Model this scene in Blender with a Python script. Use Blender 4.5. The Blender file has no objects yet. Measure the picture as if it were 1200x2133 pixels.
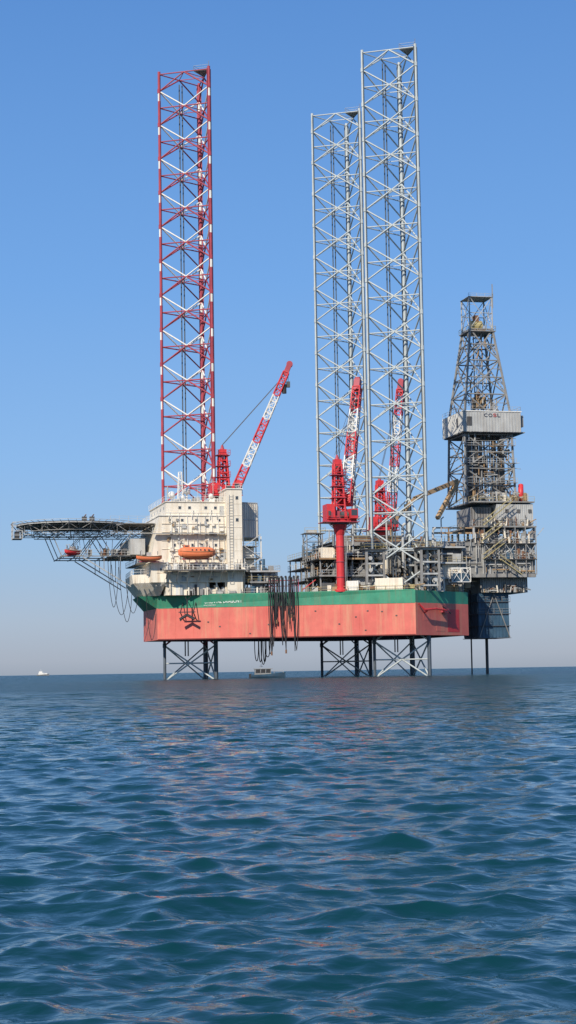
import bpy, math, random
import numpy as np
from mathutils import Vector, Matrix
random.seed(7)
rnd = random.random
def U(a,b): return a+(b-a)*rnd()
scene = bpy.context.scene
COL = scene.collection

# ------------------------------------------------------------------ materials
def mat(name, col, rough=.55, metal=0.0, var=.18, scale=.35, streak=0.0, streak_col=(.16,.06,.025), spec=.4, streak_scale=1.2, patch=0.0, patch_col=(.3,.05,.04)):
    m = bpy.data.materials.new(name); m.use_nodes = True
    nt = m.node_tree; N = nt.nodes; L = nt.links
    b = N['Principled BSDF']
    b.inputs['Roughness'].default_value = rough
    b.inputs['Metallic'].default_value = metal
    b.inputs['Specular IOR Level'].default_value = spec
    tc = N.new('ShaderNodeTexCoord')
    n1 = N.new('ShaderNodeTexNoise'); n1.inputs['Scale'].default_value = scale; n1.inputs['Detail'].default_value = 6; n1.inputs['Roughness'].default_value=.65
    L.new(tc.outputs['Object'], n1.inputs['Vector'])
    r1 = N.new('ShaderNodeMapRange'); r1.inputs[1].default_value=.3; r1.inputs[2].default_value=.7
    L.new(n1.outputs['Fac'], r1.inputs[0])
    mx = N.new('ShaderNodeMix'); mx.data_type='RGBA'
    mx.inputs[6].default_value = (*[c*(1-var) for c in col],1)
    mx.inputs[7].default_value = (*[min(.95,c*(1+var)+var*.02) for c in col],1)
    L.new(r1.outputs[0], mx.inputs[0])
    out = mx.outputs[2]
    if patch>0:
        n3 = N.new('ShaderNodeTexNoise'); n3.inputs['Scale'].default_value=.12; n3.inputs['Detail'].default_value=3
        mp3 = N.new('ShaderNodeMapping'); mp3.inputs['Location'].default_value=(13,4,2)
        L.new(tc.outputs['Object'], mp3.inputs[0]); L.new(mp3.outputs[0], n3.inputs['Vector'])
        r3 = N.new('ShaderNodeMapRange'); r3.inputs[1].default_value=.5; r3.inputs[2].default_value=.6; r3.inputs[4].default_value=patch
        L.new(n3.outputs['Fac'], r3.inputs[0])
        m3 = N.new('ShaderNodeMix'); m3.data_type='RGBA'; m3.inputs[7].default_value=(*patch_col,1)
        L.new(r3.outputs[0], m3.inputs[0]); L.new(out, m3.inputs[6]); out = m3.outputs[2]
    def streaks(out,fac,colr,sc,loc,lo,hi,zs):
        mp = N.new('ShaderNodeMapping'); mp.inputs['Scale'].default_value=(1,1,zs); mp.inputs['Location'].default_value=loc
        L.new(tc.outputs['Object'], mp.inputs[0])
        n2 = N.new('ShaderNodeTexNoise'); n2.inputs['Scale'].default_value=sc; n2.inputs['Detail'].default_value=5; n2.inputs['Roughness'].default_value=.7
        L.new(mp.outputs[0], n2.inputs['Vector'])
        r2 = N.new('ShaderNodeMapRange'); r2.inputs[1].default_value=lo; r2.inputs[2].default_value=hi; r2.inputs[4].default_value=fac
        L.new(n2.outputs['Fac'], r2.inputs[0])
        m2 = N.new('ShaderNodeMix'); m2.data_type='RGBA'; m2.inputs[7].default_value=(*colr,1)
        L.new(r2.outputs[0], m2.inputs[0]); L.new(out, m2.inputs[6]); return m2.outputs[2]
    if streak>0:
        out=streaks(out,streak,streak_col,streak_scale,(0,0,0),.48,.68,.08)
        out=streaks(out,streak*.6,[c*.5 for c in streak_col],streak_scale*2.3,(31,7,5),.57,.70,.05)
    L.new(out, b.inputs['Base Color'])
    rr = N.new('ShaderNodeMapRange'); rr.inputs[3].default_value=max(.05,rough-.1); rr.inputs[4].default_value=min(1,rough+.15)
    L.new(n1.outputs['Fac'], rr.inputs[0]); L.new(rr.outputs[0], b.inputs['Roughness'])
    return m
M_RED  = mat('hull_red_paint',(.70,.165,.125),.6,streak=.6,streak_col=(.64,.34,.20),var=.12,patch=.5,patch_col=(.58,.10,.085),streak_scale=.7)
M_GREEN= mat('hull_green_paint',(.045,.27,.16),.55,streak=.5,streak_col=(.17,.20,.12),var=.2)
M_BOT  = mat('hull_bottom_paint',(.20,.04,.035),.7)
M_DECK = mat('deck_paint',(.10,.13,.10),.8)
M_CREAM= mat('cream_paint',(.84,.76,.62),.5,streak=.5,streak_col=(.52,.38,.24),var=.07,streak_scale=.9)
M_WHITE= mat('white_paint',(.82,.79,.72),.45,streak=.3,streak_col=(.45,.38,.28),var=.07)
M_LGREY= mat('light_grey_paint',(.47,.47,.45),.5,streak=.45,streak_col=(.27,.22,.17),var=.15)
M_GREY = mat('grey_steel_paint',(.28,.275,.26),.55,streak=.5,streak_col=(.18,.13,.09),var=.25)
M_DGREY= mat('dark_steel_paint',(.09,.09,.09),.6,var=.3,streak=.4,streak_col=(.08,.055,.04))
M_BLACK= mat('black_rubber',(.03,.03,.033),.6,var=.3)
M_CRANE= mat('crane_red_paint',(.66,.045,.05),.42,var=.15,streak=.25,streak_col=(.28,.03,.03))
M_DRED = mat('leg_dark_red_paint',(.40,.06,.08),.5,var=.2)
M_LEG  = mat('leg_pale_grey_paint',(.52,.56,.55),.45,var=.12,streak=.25,streak_col=(.28,.25,.2))
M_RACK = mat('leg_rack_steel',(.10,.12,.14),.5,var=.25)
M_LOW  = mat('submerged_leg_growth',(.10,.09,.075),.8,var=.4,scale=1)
M_ORNG = mat('lifeboat_orange',(.82,.22,.09),.4,var=.1)
M_OCHRE= mat('ochre_paint',(.38,.25,.13),.6,var=.25,streak=.4)
M_YEL  = mat('yellow_paint',(.46,.38,.18),.5)
M_RUST = mat('rusty_steel',(.20,.10,.055),.75,var=.4,scale=1)
M_BLUE = mat('dark_blue_paint',(.045,.10,.155),.5,var=.25,streak=.4,streak_col=(.13,.10,.07))
M_GLASS= mat('window_glass_dark',(.05,.055,.06),.12,var=.1,spec=.8)
M_NAVY = mat('lettering_navy',(.05,.055,.09),.5,var=.05)
M_LRED = mat('lettering_red',(.5,.06,.06),.5,var=.05)
M_LETT = mat('lettering_faded_white',(.66,.70,.62),.6,var=.2,scale=1.5)
M_ROPE = mat('wire_rope',(.10,.10,.11),.6)

# ------------------------------------------------------------------ mesh builder
class MB:
    def __init__(s): s.v=[]; s.f=[]; s.m=[]; s.mats=[]
    def mi(s,m):
        if m not in s.mats: s.mats.append(m)
        return s.mats.index(m)
    def add(s,vs,fs,m):
        o=len(s.v); k=s.mi(m)
        s.v += [tuple(v) for v in vs]
        for f in fs: s.f.append([i+o for i in f]); s.m.append(k)
    def beam(s,p,q,r,m,n=4,r2=None,cap=True):
        p=Vector(p); q=Vector(q); d=q-p
        if d.length<1e-5: return
        d.normalize(); up=Vector((0,0,1)) if abs(d.z)<.95 else Vector((1,0,0))
        a=d.cross(up).normalized(); b=d.cross(a).normalized()
        if r2 is None: r2=r
        vs=[]
        for base,rr in ((p,r),(q,r2)):
            for i in range(n):
                t=2*math.pi*(i+.5)/n
                vs.append(base+(a*math.cos(t)+b*math.sin(t))*rr)
        fs=[[i,(i+1)%n,n+(i+1)%n,n+i][::-1] for i in range(n)]
        if cap: fs += [list(range(n)), list(range(2*n-1,n-1,-1))]
        s.add(vs,fs,m)
    def box(s,x0,x1,y0,y1,z0,z1,m):
        vs=[(x,y,z) for z in (z0,z1) for y in (y0,y1) for x in (x0,x1)]
        s.add(vs,[[0,2,3,1],[4,5,7,6],[0,1,5,4],[2,6,7,3],[0,4,6,2],[1,3,7,5]],m)
    def obox(s,c,ax,ay,az,m):
        c=Vector(c);ax=Vector(ax);ay=Vector(ay);az=Vector(az)
        vs=[c+ax*i+ay*j+az*k for k in (-1,1) for j in (-1,1) for i in (-1,1)]
        s.add(vs,[[0,2,3,1],[4,5,7,6],[0,1,5,4],[2,6,7,3],[0,4,6,2],[1,3,7,5]],m)
    def prism(s,poly,z0,z1,m,poly1=None,bot=True,top=True,mb=None,mt=None):
        n=len(poly); p1=poly1 or poly
        vs=[(p[0],p[1],z0) for p in poly]+[(p[0],p[1],z1) for p in p1]
        s.add(vs,[[i,(i+1)%n,n+(i+1)%n,n+i] for i in range(n)],m)
        if bot: s.add(vs[:n],[list(range(n))[::-1]],mb or m)
        if top: s.add(vs[n:],[list(range(n))],mt or m)
    def tube(s,pts,r,m,n=6):
        for a,b in zip(pts[:-1],pts[1:]): s.beam(a,b,r,m,n,cap=False)
    def rail(s,pts,m,h=1.1,sp=1.9,r=.045):
        for a,b in zip(pts[:-1],pts[1:]):
            a=Vector(a);b=Vector(b); L=(b-a).length; k=max(1,int(L/sp))
            for z in (h,h*.5): s.beam(a+Vector((0,0,z)),b+Vector((0,0,z)),r*.8,m,4,cap=False)
            for i in range(k+1):
                p=a.lerp(b,i/k); s.beam(p,p+Vector((0,0,h)),r,m,4,cap=False)
    def ribs_y(s,x0,x1,y,z0,z1,m,sp=.6,d=.1,w=.12,sgn=-1):
        k=int((x1-x0)/sp)
        for i in range(k+1):
            x=x0+.1+(x1-x0-.2)*i/max(1,k); a,b=(y-d,y-.002) if sgn<0 else (y+.002,y+d)
            s.box(x-w/2,x+w/2,a,b,z0+.1,z1-.1,m)
    def ribs_x(s,y0,y1,x,z0,z1,m,sp=.6,d=.1,w=.12):
        k=int((y1-y0)/sp)
        for i in range(k+1):
            y=y0+.1+(y1-y0-.2)*i/max(1,k); s.box(x-d,x-.002,y-w/2,y+w/2,z0+.1,z1-.1,m)
    def sphere(s,c,r,m,sz=1,nu=12,nv=8):
        vs=[];fs=[]
        for j in range(nv+1):
            ph=math.pi*j/nv
            for i in range(nu):
                t=2*math.pi*i/nu
                vs.append((c[0]+r*math.sin(ph)*math.cos(t),c[1]+r*math.sin(ph)*math.sin(t),c[2]+r*sz*math.cos(ph)))
        for j in range(nv):
            for i in range(nu):
                fs.append([j*nu+i,(j+1)*nu+i,(j+1)*nu+(i+1)%nu,j*nu+(i+1)%nu])
        s.add(vs,fs,m)
    def loft(s,secs,m,cap=True):
        n=len(secs[0]); vs=[p for sec in secs for p in sec]; fs=[]
        for j in range(len(secs)-1):
            for i in range(n):
                fs.append([j*n+i,j*n+(i+1)%n,(j+1)*n+(i+1)%n,(j+1)*n+i])
        if cap: fs += [list(range(n))[::-1],[(len(secs)-1)*n+i for i in range(n)]]
        s.add(vs,fs,m)
    def lattice(s,p,q,w0,w1,n,mA,mB,r=.12,h0=None,h1=None,band=1,side=None):
        p=Vector(p);q=Vector(q);d=(q-p).normalized()
        a=Vector(side).normalized() if side else d.cross(Vector((0,0,1))).normalized()
        b=d.cross(a).normalized(); h0=h0 or w0; h1=h1 or w1
        R=[]
        for i in range(n+1):
            t=i/n; c=p.lerp(q,t); w=(w0+(w1-w0)*t)/2; h=(h0+(h1-h0)*t)/2
            R.append([c+a*w+b*h,c-a*w+b*h,c-a*w-b*h,c+a*w-b*h])
        for i in range(n):
            m = mA if (i//band)%2==0 else mB
            for k in range(4):
                s.beam(R[i][k],R[i+1][k],r*1.5,m,5)
                s.beam(R[i][k],R[i][(k+1)%4],r,m,4)
                if (i+k)%2: s.beam(R[i][k],R[i+1][(k+1)%4],r,m,4)
                else: s.beam(R[i][(k+1)%4],R[i+1][k],r,m,4)
        for k in range(4): s.beam(R[n][k],R[n][(k+1)%4],r,m,4)
    def obj(s,name,parent=None,label=None,category=None,group=None,smooth=False):
        me=bpy.data.meshes.new(name); me.from_pydata(s.v,[],s.f)
        for m in s.mats: me.materials.append(m)
        me.polygons.foreach_set('material_index',s.m)
        if smooth: me.polygons.foreach_set('use_smooth',[True]*len(s.f))
        me.update()
        o=bpy.data.objects.new(name,me); COL.objects.link(o)
        if parent: o.parent=parent
        if label: o['label']=label
        if category: o['category']=category
        if group: o['group']=group
        return o
def empty(name,loc=(0,0,0),rotz=0,label=None,category=None,group=None,parent=None):
    o=bpy.data.objects.new(name,None); COL.objects.link(o); o.location=loc; o.rotation_euler=(0,0,rotz)
    o.empty_display_size=1
    if label:o['label']=label
    if category:o['category']=category
    if group:o['group']=group
    if parent:o.parent=parent
    return o

# ------------------------------------------------------------------ rig frame: +x aft, +y far side, +z up
OX,OY=19.2,21.5; PH=math.radians(13.6); c_,s_=math.cos(PH),math.sin(PH)
def rl(X,Y,Z):
    dx,dy=X-OX+.5,Y-OY
    return Vector((c_*dx+s_*dy,-s_*dx+c_*dy,Z))
def lw(x,y,z): return Vector((OX+c_*x-s_*y,OY+s_*x+c_*y,z))
rig=empty('jackup_drilling_rig',(OX,OY,0),PH,'red and green jack-up oil rig on three lattice legs','oil rig')

ZB,ZT=8.4,17.7
# ---------------- hull
BX=-51.0
C0=Vector((BX,-9.5,0)); C1=Vector((-.7,-32,0)); LF=(C1-C0).length
dF=(C1-C0).normalized(); nF=Vector((dF.y,-dF.x,0))
T0=1.9; T1=T0+LF
def HF(t,off=0,z=0): return C0+dF*(t-T0)+nF*off+Vector((0,0,z))   # t in metres along the side
hp=[(BX,-9.5),(-.7,-32),(15,-20),(15,20),(-.7,32),(BX,9.5)]
h=MB()
ZG=15.1
h.prism(hp,ZB,ZG,M_RED,top=False,mb=M_BOT)
bow =[(-55.0,-9),(BX,-10.2),(-.7,-32),(15,-20),(15,20),(-.7,32),(BX,10.2),(-53.8,7)]
bow0=[(BX-.01,-8.5),(BX,-9.5),(-.7,-32),(15,-20),(15,20),(-.7,32),(BX,9.5),(BX-.01,8.5)]
h.prism(bow0,ZG,ZT,M_GREEN,poly1=bow,bot=False,mt=M_DECK)
for i in range(1,14):
    t=T0+i*LF/14
    h.obox(HF(t,.01,(ZB+ZG)/2),dF*.035,nF*.03,Vector((0,0,(ZG-ZB)/2-.05)),M_RED)
h.obox(HF(T0+LF/2,.02,ZG),dF*(LF/2-.1),nF*.04,Vector((0,0,.05)),M_GREEN)
h.obox(HF(T0+LF/2,.03,8.5),dF*(LF/2-.1),nF*.07,Vector((0,0,.12)),M_BOT)
for t,z in ((15.5,11),(26,11.2),(47,13.6),(50,13.4),(41,11),(44.5,12.4),(7,12.5),(53,12.5),(46.5,9.6),(13,12.0),(36,13.8),(22,9.4)):
    h.obox(HF(t,.03,z),dF*.18,nF*.06,Vector((0,0,.12)),M_DGREY)
h.obox(HF(T0+LF/2,-.1,ZT+.1),dF*(LF/2-.2),nF*.06,Vector((0,0,.1)),M_GREEN)
dC=Vector((15.7,12,0)).normalized(); nC=Vector((dC.y,-dC.x,0))
CF=lambda t,off,z: C1+dC*t+nC*off+Vector((0,0,z))
for t,z,a,b_ in ((14,11.5,2.2,2.4),(9,10.2,1.6,1.0),(4,12.2,1.3,.8)):
    h.obox(CF(t,.012,z),dC*a,nC*.012,Vector((0,0,b_)),M_CRANE if t>10 else M_RED)
h.obj('hull',rig,'faded red hull with a green band and rust streaks')
r=MB()
r.rail([HF(T0+.5,-.4,ZT),HF(27,-.4,ZT)],M_LGREY); r.rail([HF(33,-.4,ZT),HF(T1-.3,-.4,ZT),(14.6,-20,ZT),(14.6,20,ZT)],M_YEL)
r.obj('deck_railing',rig)

def text_mesh(txt,name,c,right,up,width,height,m,parent,bold=0):
    cu=bpy.data.curves.new(name,'FONT'); cu.body=txt; cu.size=1; cu.extrude=.02; cu.offset=bold
    to=bpy.data.objects.new(name+'_t',cu); COL.objects.link(to)
    bpy.context.view_layer.update()
    dg=bpy.context.evaluated_depsgraph_get(); me=bpy.data.meshes.new_from_object(to.evaluated_get(dg))
    bpy.data.objects.remove(to)
    n=len(me.vertices); co=np.empty(n*3); me.vertices.foreach_get('co',co); co=co.reshape(-1,3)
    mn=co.min(0); mx=co.max(0); ce=(mn+mx)/2; sc=np.array([width/(mx[0]-mn[0]),height/(mx[1]-mn[1]),1])
    co=(co-ce)*sc
    R=np.array(right);Up=np.array(up);Nn=np.cross(R,Up)
    w=np.array(c)+co[:,0:1]*R+co[:,1:2]*Up+co[:,2:3]*Nn
    me.vertices.foreach_set('co',w.ravel()); me.materials.clear(); me.materials.append(m); me.update()
    o=bpy.data.objects.new(name,me); COL.objects.link(o); o.parent=parent
    return o
text_mesh('ORIENTAL DRAGON I','hull_name_lettering',HF(16.2,.1,16.3),tuple(dF),(0,0,1),8.0,.8,M_LETT,rig,.015)
text_mesh('SINGAPORE','port_name_lettering',HF(13.4,.1,15.5),tuple(dF),(0,0,1),2.6,.3,M_LETT,rig)

# ---------------- legs
BAY=7.75; ZTOP=135.2
def build_leg(cx,cy,style,label):
    R=6.8; ch=[Vector((cx+R*math.cos(a),cy+R*math.sin(a),0)) for a in (math.pi,math.radians(300),math.radians(60))]
    zt=ZTOP; nodes=[zt-BAY/2-BAY*i for i in range(19)]
    rb=.165 if style=='red' else .17
    if style=='red': mu,ml,mh=M_WHITE,M_DRED,M_DRED
    else: mu=ml=mh=M_LEG
    b=MB(); V=lambda p,z: Vector((p.x,p.y,z))
    for e in range(3):
        A=ch[e];B=ch[(e+1)%3]; Mi=(A+B)/2
        for zi in [zt+BAY/2]+nodes:
            c=zi-BAY/2
            if c<-5: continue
            lo=c<ZB+1
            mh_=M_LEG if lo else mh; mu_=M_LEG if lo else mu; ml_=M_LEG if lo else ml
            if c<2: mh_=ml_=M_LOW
            b.beam(V(A,c),V(B,c),.14,mh_,6)
            if zi<=zt:
                b.beam(V(A,zi),V(Mi,c),rb,mu_,6); b.beam(V(B,zi),V(Mi,c),rb,mu_,6)
            b.beam(V(A,c-BAY/2),V(Mi,c),rb,ml_,6); b.beam(V(B,c-BAY/2),V(Mi,c),rb,ml_,6)
            C=ch[(e+2)%3]; Mn=(B+C)/2
            b.beam(V(Mi,c),V(Mn,c),.1,mh_,4)
    leg=b.obj('lattice_leg',rig,label)
    for k,p in enumerate(ch):
        m=MB()
        d=Vector((cx-p.x,cy-p.y,0)).normalized(); tdir=Vector((-d.y,d.x,0))
        if style=='red':
            segs=[]; prev=zt+.6
            for zi in nodes:
                if zi-2.7<ZB+2: break
                segs.append((prev,zi+.3,M_DRED)); segs.append((zi+.3,zi-2.3,M_WHITE)); prev=zi-2.3
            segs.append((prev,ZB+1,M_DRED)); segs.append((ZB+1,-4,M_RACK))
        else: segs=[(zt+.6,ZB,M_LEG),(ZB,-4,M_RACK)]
        for a,bb,mm in segs: m.beam(V(p,a),V(p,bb),.33,mm,10,cap=True)
        m.obox(V(p,(zt+ZB+1)/2),tdir*.55,d*.07,Vector((0,0,(zt-ZB-1)/2)),M_RACK if style!='red' else M_DRED)
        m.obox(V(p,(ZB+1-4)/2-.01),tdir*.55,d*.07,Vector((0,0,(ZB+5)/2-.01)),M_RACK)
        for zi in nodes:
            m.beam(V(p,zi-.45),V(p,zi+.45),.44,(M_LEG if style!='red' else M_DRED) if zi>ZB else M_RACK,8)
        m.obj('leg_chord',leg)
    for dx,dy in ((-2.2,.2),(-1.5,.5)):
        m=MB(); m.beam((cx+dx,cy+dy,5),(cx+dx,cy+dy,zt-2),.14,M_RACK,6)
        m.obj('leg_service_pipe',leg)
    m=MB(); p=ch[1]; q=ch[2]
    tri=[(p.x,p.y),(p.x+(q.x-p.x)*.45,p.y+(q.y-p.y)*.45),(p.x+(ch[0].x-p.x)*.3,p.y+(ch[0].y-p.y)*.3)]
    m.prism(tri,zt-.2,zt-.08,M_GREY)
    m.rail([(*t,zt-.05) for t in tri+tri[:1]],M_LGREY)
    m.beam(V(p,zt),V(p,zt+1.8),.06,M_GREY)
    m.obj('leg_top_platform',leg)
    return ch
chs=[build_leg(0,-22,'grey','pale grey triangular lattice leg'),
     build_leg(0,22,'grey','pale grey triangular lattice leg'),
     build_leg(-41.1,0,'red','red and white banded triangular lattice leg')]
for li,ch in enumerate(chs[:2]):
    for p in ch:
        j=MB(); x,y=p.x,p.y
        for sx in (-1,1):
            for sy in (-1,1):
                j.box(x+sx*1.9-.25,x+sx*1.9+.25,y+sy*1.9-.25,y+sy*1.9+.25,ZT,27,M_GREY)
        for z in (18.6,21,23.5,26.2):
            j.box(x-2.1,x+2.1,y-2.1,y-1.7,z,z+.35,M_LGREY); j.box(x-2.1,x+2.1,y+1.7,y+2.1,z,z+.35,M_GREY)
            j.box(x-2.1,x-1.7,y-1.69,y+1.69,z,z+.35,M_GREY); j.box(x+1.7,x+2.1,y-1.69,y+1.69,z,z+.35,M_GREY)
            if z<26:
                for sx in (-1,1):
                    j.beam((x+sx*1.1,y-2.3,z+1.3),(x+sx*1.1,y-1.2,z+1.3),.42,M_LGREY if rnd()>.5 else M_DGREY,10)
        j.box(x-2.6,x+2.6,y-2.6,y+2.6,26.6,26.75,M_DGREY)
        j.rail([(x-2.5,y-2.5,26.75),(x+2.5,y-2.5,26.75),(x+2.5,y+2.5,26.75),(x-2.5,y+2.5,26.75),(x-2.5,y-2.5,26.75)],M_YEL)
        j.obj('jacking_frame',rig)

# ---------------- accommodation
ac=MB()
def block(mb,x0,x1,y0,y1,z0,z1,m,eave=.25):
    mb.box(x0,x1,y0,y1,z0,z1-.15,m); mb.box(x0-eave,x1+eave,y0-eave,y1+eave,z1-.15,z1,m)
ac.box(-50,-35,-10,10,ZT,20.4,M_DGREY)
ac.box(-49.8,-40.5,-13.7,-10.01,ZT,20.4,M_CREAM)
for x in np.linspace(-49,-33,9):
    ac.box(x-.15,x+.15,-14.15,-13.85,ZT,20.4,M_CREAM)
    if x>-43: ac.beam((x,-14,20.2),(x+1.1,-14,ZT+.2),.08,M_LGREY)
for i in range(22):
    x=U(-49,-33.5); m_=random.choice([M_CREAM,M_LGREY,M_GREY,M_DGREY,M_WHITE]); ac.box(x,x+U(.3,1.3),-13.6 if x>-40.5 else -14.1,-12.5 if x>-40.5 else -13.71,ZT,ZT+U(.6,2.3),m_)
block(ac,-53.0,-32.8,-14.2,10,20.4,24.6,M_CREAM,.2)
ac.prism([(-53.0,-13.8),(-33.2,-13.8),(-33.2,10),(-53.0,10)],24.6,34.5,M_CREAM,poly1=[(-51.0,-13.7),(-33.2,-13.8),(-33.2,9),(-51.0,9)])
ac.box(-51.2,-33.1,-13.95,9.2,34.5,34.62,M_WHITE)
block(ac,-49.6,-36,-13.3,8,34.62,37.6,M_CREAM,.2)
ac.prism([(-53.8,-9),(-50.6,-11),(-50.6,9.4),(-53,7)],ZT+.01,20.4,M_CREAM,poly1=[(-56.2,-10),(-49.9,-15),(-49.9,11),(-55,8)],bot=False)
ac.prism([(-56.2,-10),(-49.9,-15),(-49.9,11),(-55,8)],20.4,22.2,M_CREAM,poly1=[(-56.4,-10),(-49.9,-15.2),(-49.9,11),(-55.2,8)],bot=False)
for q in range(7):
    t=(q+.5)/7; x=-56.3+6.4*t; y=-10-5.1*t
    ac.beam((x,y-.05,20.5),(x,y-.05,22.2),.07,M_CREAM); ac.box(x+.2,x+.5,y-.4,y-.1,19.6,19.9,M_GREY)
ac.box(-36.8,-33.5,-15.2,-7,ZT,40.1,M_CREAM); ac.box(-37,-33.3,-15.4,-6.8,40.1,40.3,M_WHITE)
for z in (22.4,27.4,29.2,31.0,32.8): ac.box(-50.6 if z>24.6 else -51.8,-37,-14.32 if z<24.6 else -13.92,-13.5,z,z+.07,M_CREAM)
for x in (-48.5,-46.9,-45.1,-43,-41.2,-39.8,-38.4,-37.2): ac.beam((x,-14.3,24.7),(x,-13.85,34.4),.07,M_WHITE if rnd()>.4 else M_LGREY,6)
for z in (22,24.5,27,29.5,32,34.5,37): ac.box(-36.7,-33.6,-15.26,-15.2,z,z+.07,M_CREAM)
for x in (-36.3,-35.5): ac.beam((x,-15.35,20),(x,-15.35,39),.05,M_LGREY)
for z in np.arange(20,39,.6): ac.beam((-36.3,-15.35,z),(-35.5,-15.35,z),.04,M_LGREY)
for i in range(5):
    x=-47+i*2.4; ac.box(x,x+.9,-14.0,-13.82,25.4,27.3,M_LGREY)
for i in range(100):
    x=U(-50,-38); z=U(20.8,34); y=-13.9 if z>24.6 else -14.22; k=rnd(); m_=random.choice([M_CREAM,M_WHITE,M_LGREY,M_LGREY,M_OCHRE,M_GREY])
    if k<.5: ac.box(x,x+U(.25,.9),y-U(.15,.5),y,z,z+U(.2,.8),m_)
    elif k<.75: ac.box(x,x+U(1,3.5),y-.12,y,z,z+.12,m_)
    else: ac.box(x,x+.1,y-.14,y,z,z+U(1,3),m_)
acc=ac.obj('accommodation_block',rig,'cream multi-storey living quarters with rust stains')
b=MB()
gp=[rl(-10.8,3.0,0),rl(-7.1,5.2,0),rl(-7.1,15,0),rl(-10.8,15,0)]; gp=[(p.x,p.y) for p in gp]
b.prism(gp,30.2,37.8,M_CREAM)
g0=Vector((gp[0][0],gp[0][1],0));g1=Vector((gp[1][0],gp[1][1],0))
for i in range(1,8):
    p=g0.lerp(g1,i/8); b.beam(p+Vector((0,0,30.4)),p+Vector((0,0,37.6)),.09,M_LGREY)
for z in (30.3,34,37.7): b.beam(g0+Vector((0,0,z)),g1+Vector((0,0,z)),.14,M_LGREY)
b.obj('ventilation_house',acc,'ribbed overhanging plant room in shade')
def window(x,y,z,w=.5,hh=.5,axis='y'):
    m=MB()
    if axis=='y':
        m.box(x-w/2-.07,x+w/2+.07,y-.06,y-.003,z-hh/2-.07,z+hh/2+.07,M_LGREY); m.box(x-w/2,x+w/2,y-.09,y-.061,z-hh/2,z+hh/2,M_GLASS)
    else:
        m.box(x-.06,x-.003,y-w/2-.07,y+w/2+.07,z-hh/2-.07,z+hh/2+.07,M_LGREY); m.box(x-.09,x-.061,y-w/2,y+w/2,z-hh/2,z+hh/2,M_GLASS)
    m.obj('window',acc)
for x in (-46.6,-44.5,-41.0,-38.9): window(x,-13.3,36.3)
for x in (-48.9,-46.2,-43.1,-40.8,-38.2): window(x,-13.78,33.6,.45,.45)
for x in (-47.9,-44.0,-41.9,-39): window(x,-13.82,28.3,.45,.5)
for i in range(5): window(-49.6,-11+i*4,36.3,axis='x')
for x in (-50.8,-47.4,-42.3,-39.5): window(x,-14.2,23.1,.5,.5)
for z in (38.3,33.6): window(-34.6,-15.2,z,.5,.6)
for x,z,y in ((-37.6,24.75,-13.8),(-46,20.6,-14.2),(-37.5,34.7,-13.3)):
    m=MB(); m.box(x-.5,x+.5,y-.08,y-.003,z,z+2.0,M_LGREY); m.box(x-.42,x-.3,y-.14,y-.081,z+.9,z+1.1,M_DGREY); m.obj('door',acc)
w=MB()
w.box(-50.5,-33,-17.6,-14.41,22.75,22.9,M_GREY); w.rail([(-50.5,-14.3,22.9),(-50.5,-17.5,22.9),(-33,-17.5,22.9)],M_WHITE)
w.box(-55,-53.3,-15,9,24.7,24.8,M_GREY); w.rail([(-52.6,-15,24.8),(-55,-15,24.8),(-55,9,24.8)],M_WHITE)
w.box(-52.8,-37,-15.2,-14.0,30.6,30.7,M_LGREY); w.rail([(-52.7,-15.1,30.7),(-37,-15.1,30.7)],M_WHITE)
w.rail([(-51.1,9.1,34.62),(-51.1,-13.9,34.62),(-37,-13.9,34.62)],M_WHITE)
w.rail([(-49.8,8.1,37.6),(-49.8,-13.4,37.6),(-37,-13.4,37.6)],M_WHITE)
w.rail([(-55.1,8,22.2),(-56.3,-10,22.2),(-49.9,-15,22.2)],M_WHITE)
w.rail([(-37,-15.3,40.3),(-33.4,-15.3,40.3),(-33.4,-7,40.3)],M_WHITE)
for x in np.linspace(-50,-33.5,8):
    w.beam((x,-17.4,22.8),(x,-14.2,20.6),.1,M_CREAM); w.beam((x,-17.3,22.8),(x,-17.3,25.2),.07,M_WHITE)
for i,z in enumerate((20.5,23,25.5,28)):
    w.box(-33.4,-29-(i%2)*.8,-14,-9,z,z+.12,M_LGREY); w.rail([(-33.4,-14,z+.1),(-29-(i%2)*.8,-14,z+.1),(-29-(i%2)*.8,-9,z+.1)],M_YEL if i%2 else M_WHITE)
    a,bx=(-33,-29.5) if i%2 else (-29.5,-33)
    for dy in (0,.7): w.beam((a,-14.3-dy,z),(bx,-14.3-dy,z+2.5),.09,M_LGREY)
    for k in range(8):
        t=k/8; w.box(a+(bx-a)*t-.15,a+(bx-a)*t+.15,-15,-14.3,z+2.5*t,z+2.5*t+.05,M_LGREY)
for i,z in enumerate((20.7,23.2,25.7)):
    w.box(-33.1,-30.4,-12.5,-9.5,z,z+2.1,M_CREAM)
for x in (-33,-29.2):
    for y in (-14,-9): w.beam((x,y,ZT),(x,y,30.2),.14,M_CREAM)
for i in range(54):
    x=U(-50,-34); m_=random.choice([M_WHITE,M_CREAM,M_LGREY,M_GREY,M_RUST,M_CREAM])
    w.box(x,x+U(.3,1.2),-17,-16.2,22.9,22.9+U(.4,1.3),m_) if rnd()<.5 else w.beam((x,-16.9,22.9),(x+U(-.6,.6),-16.9,22.9+U(1,2.5)),.07,m_)
w.obj('walkway_railings',acc)
for (x,y,z,r_) in ((-47.9,-11,39.2,.8),(-45.2,-10,38.8,.5),(-43.5,-5,40.7,.8),(-39.5,-11.5,39.0,.55)):
    m=MB(); m.beam((x,y,37.6),(x,y,z-r_*.7),.15,M_WHITE,8); m.sphere((x,y,z),r_,M_WHITE); m.obj('radar_dome',acc,smooth=True)
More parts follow.
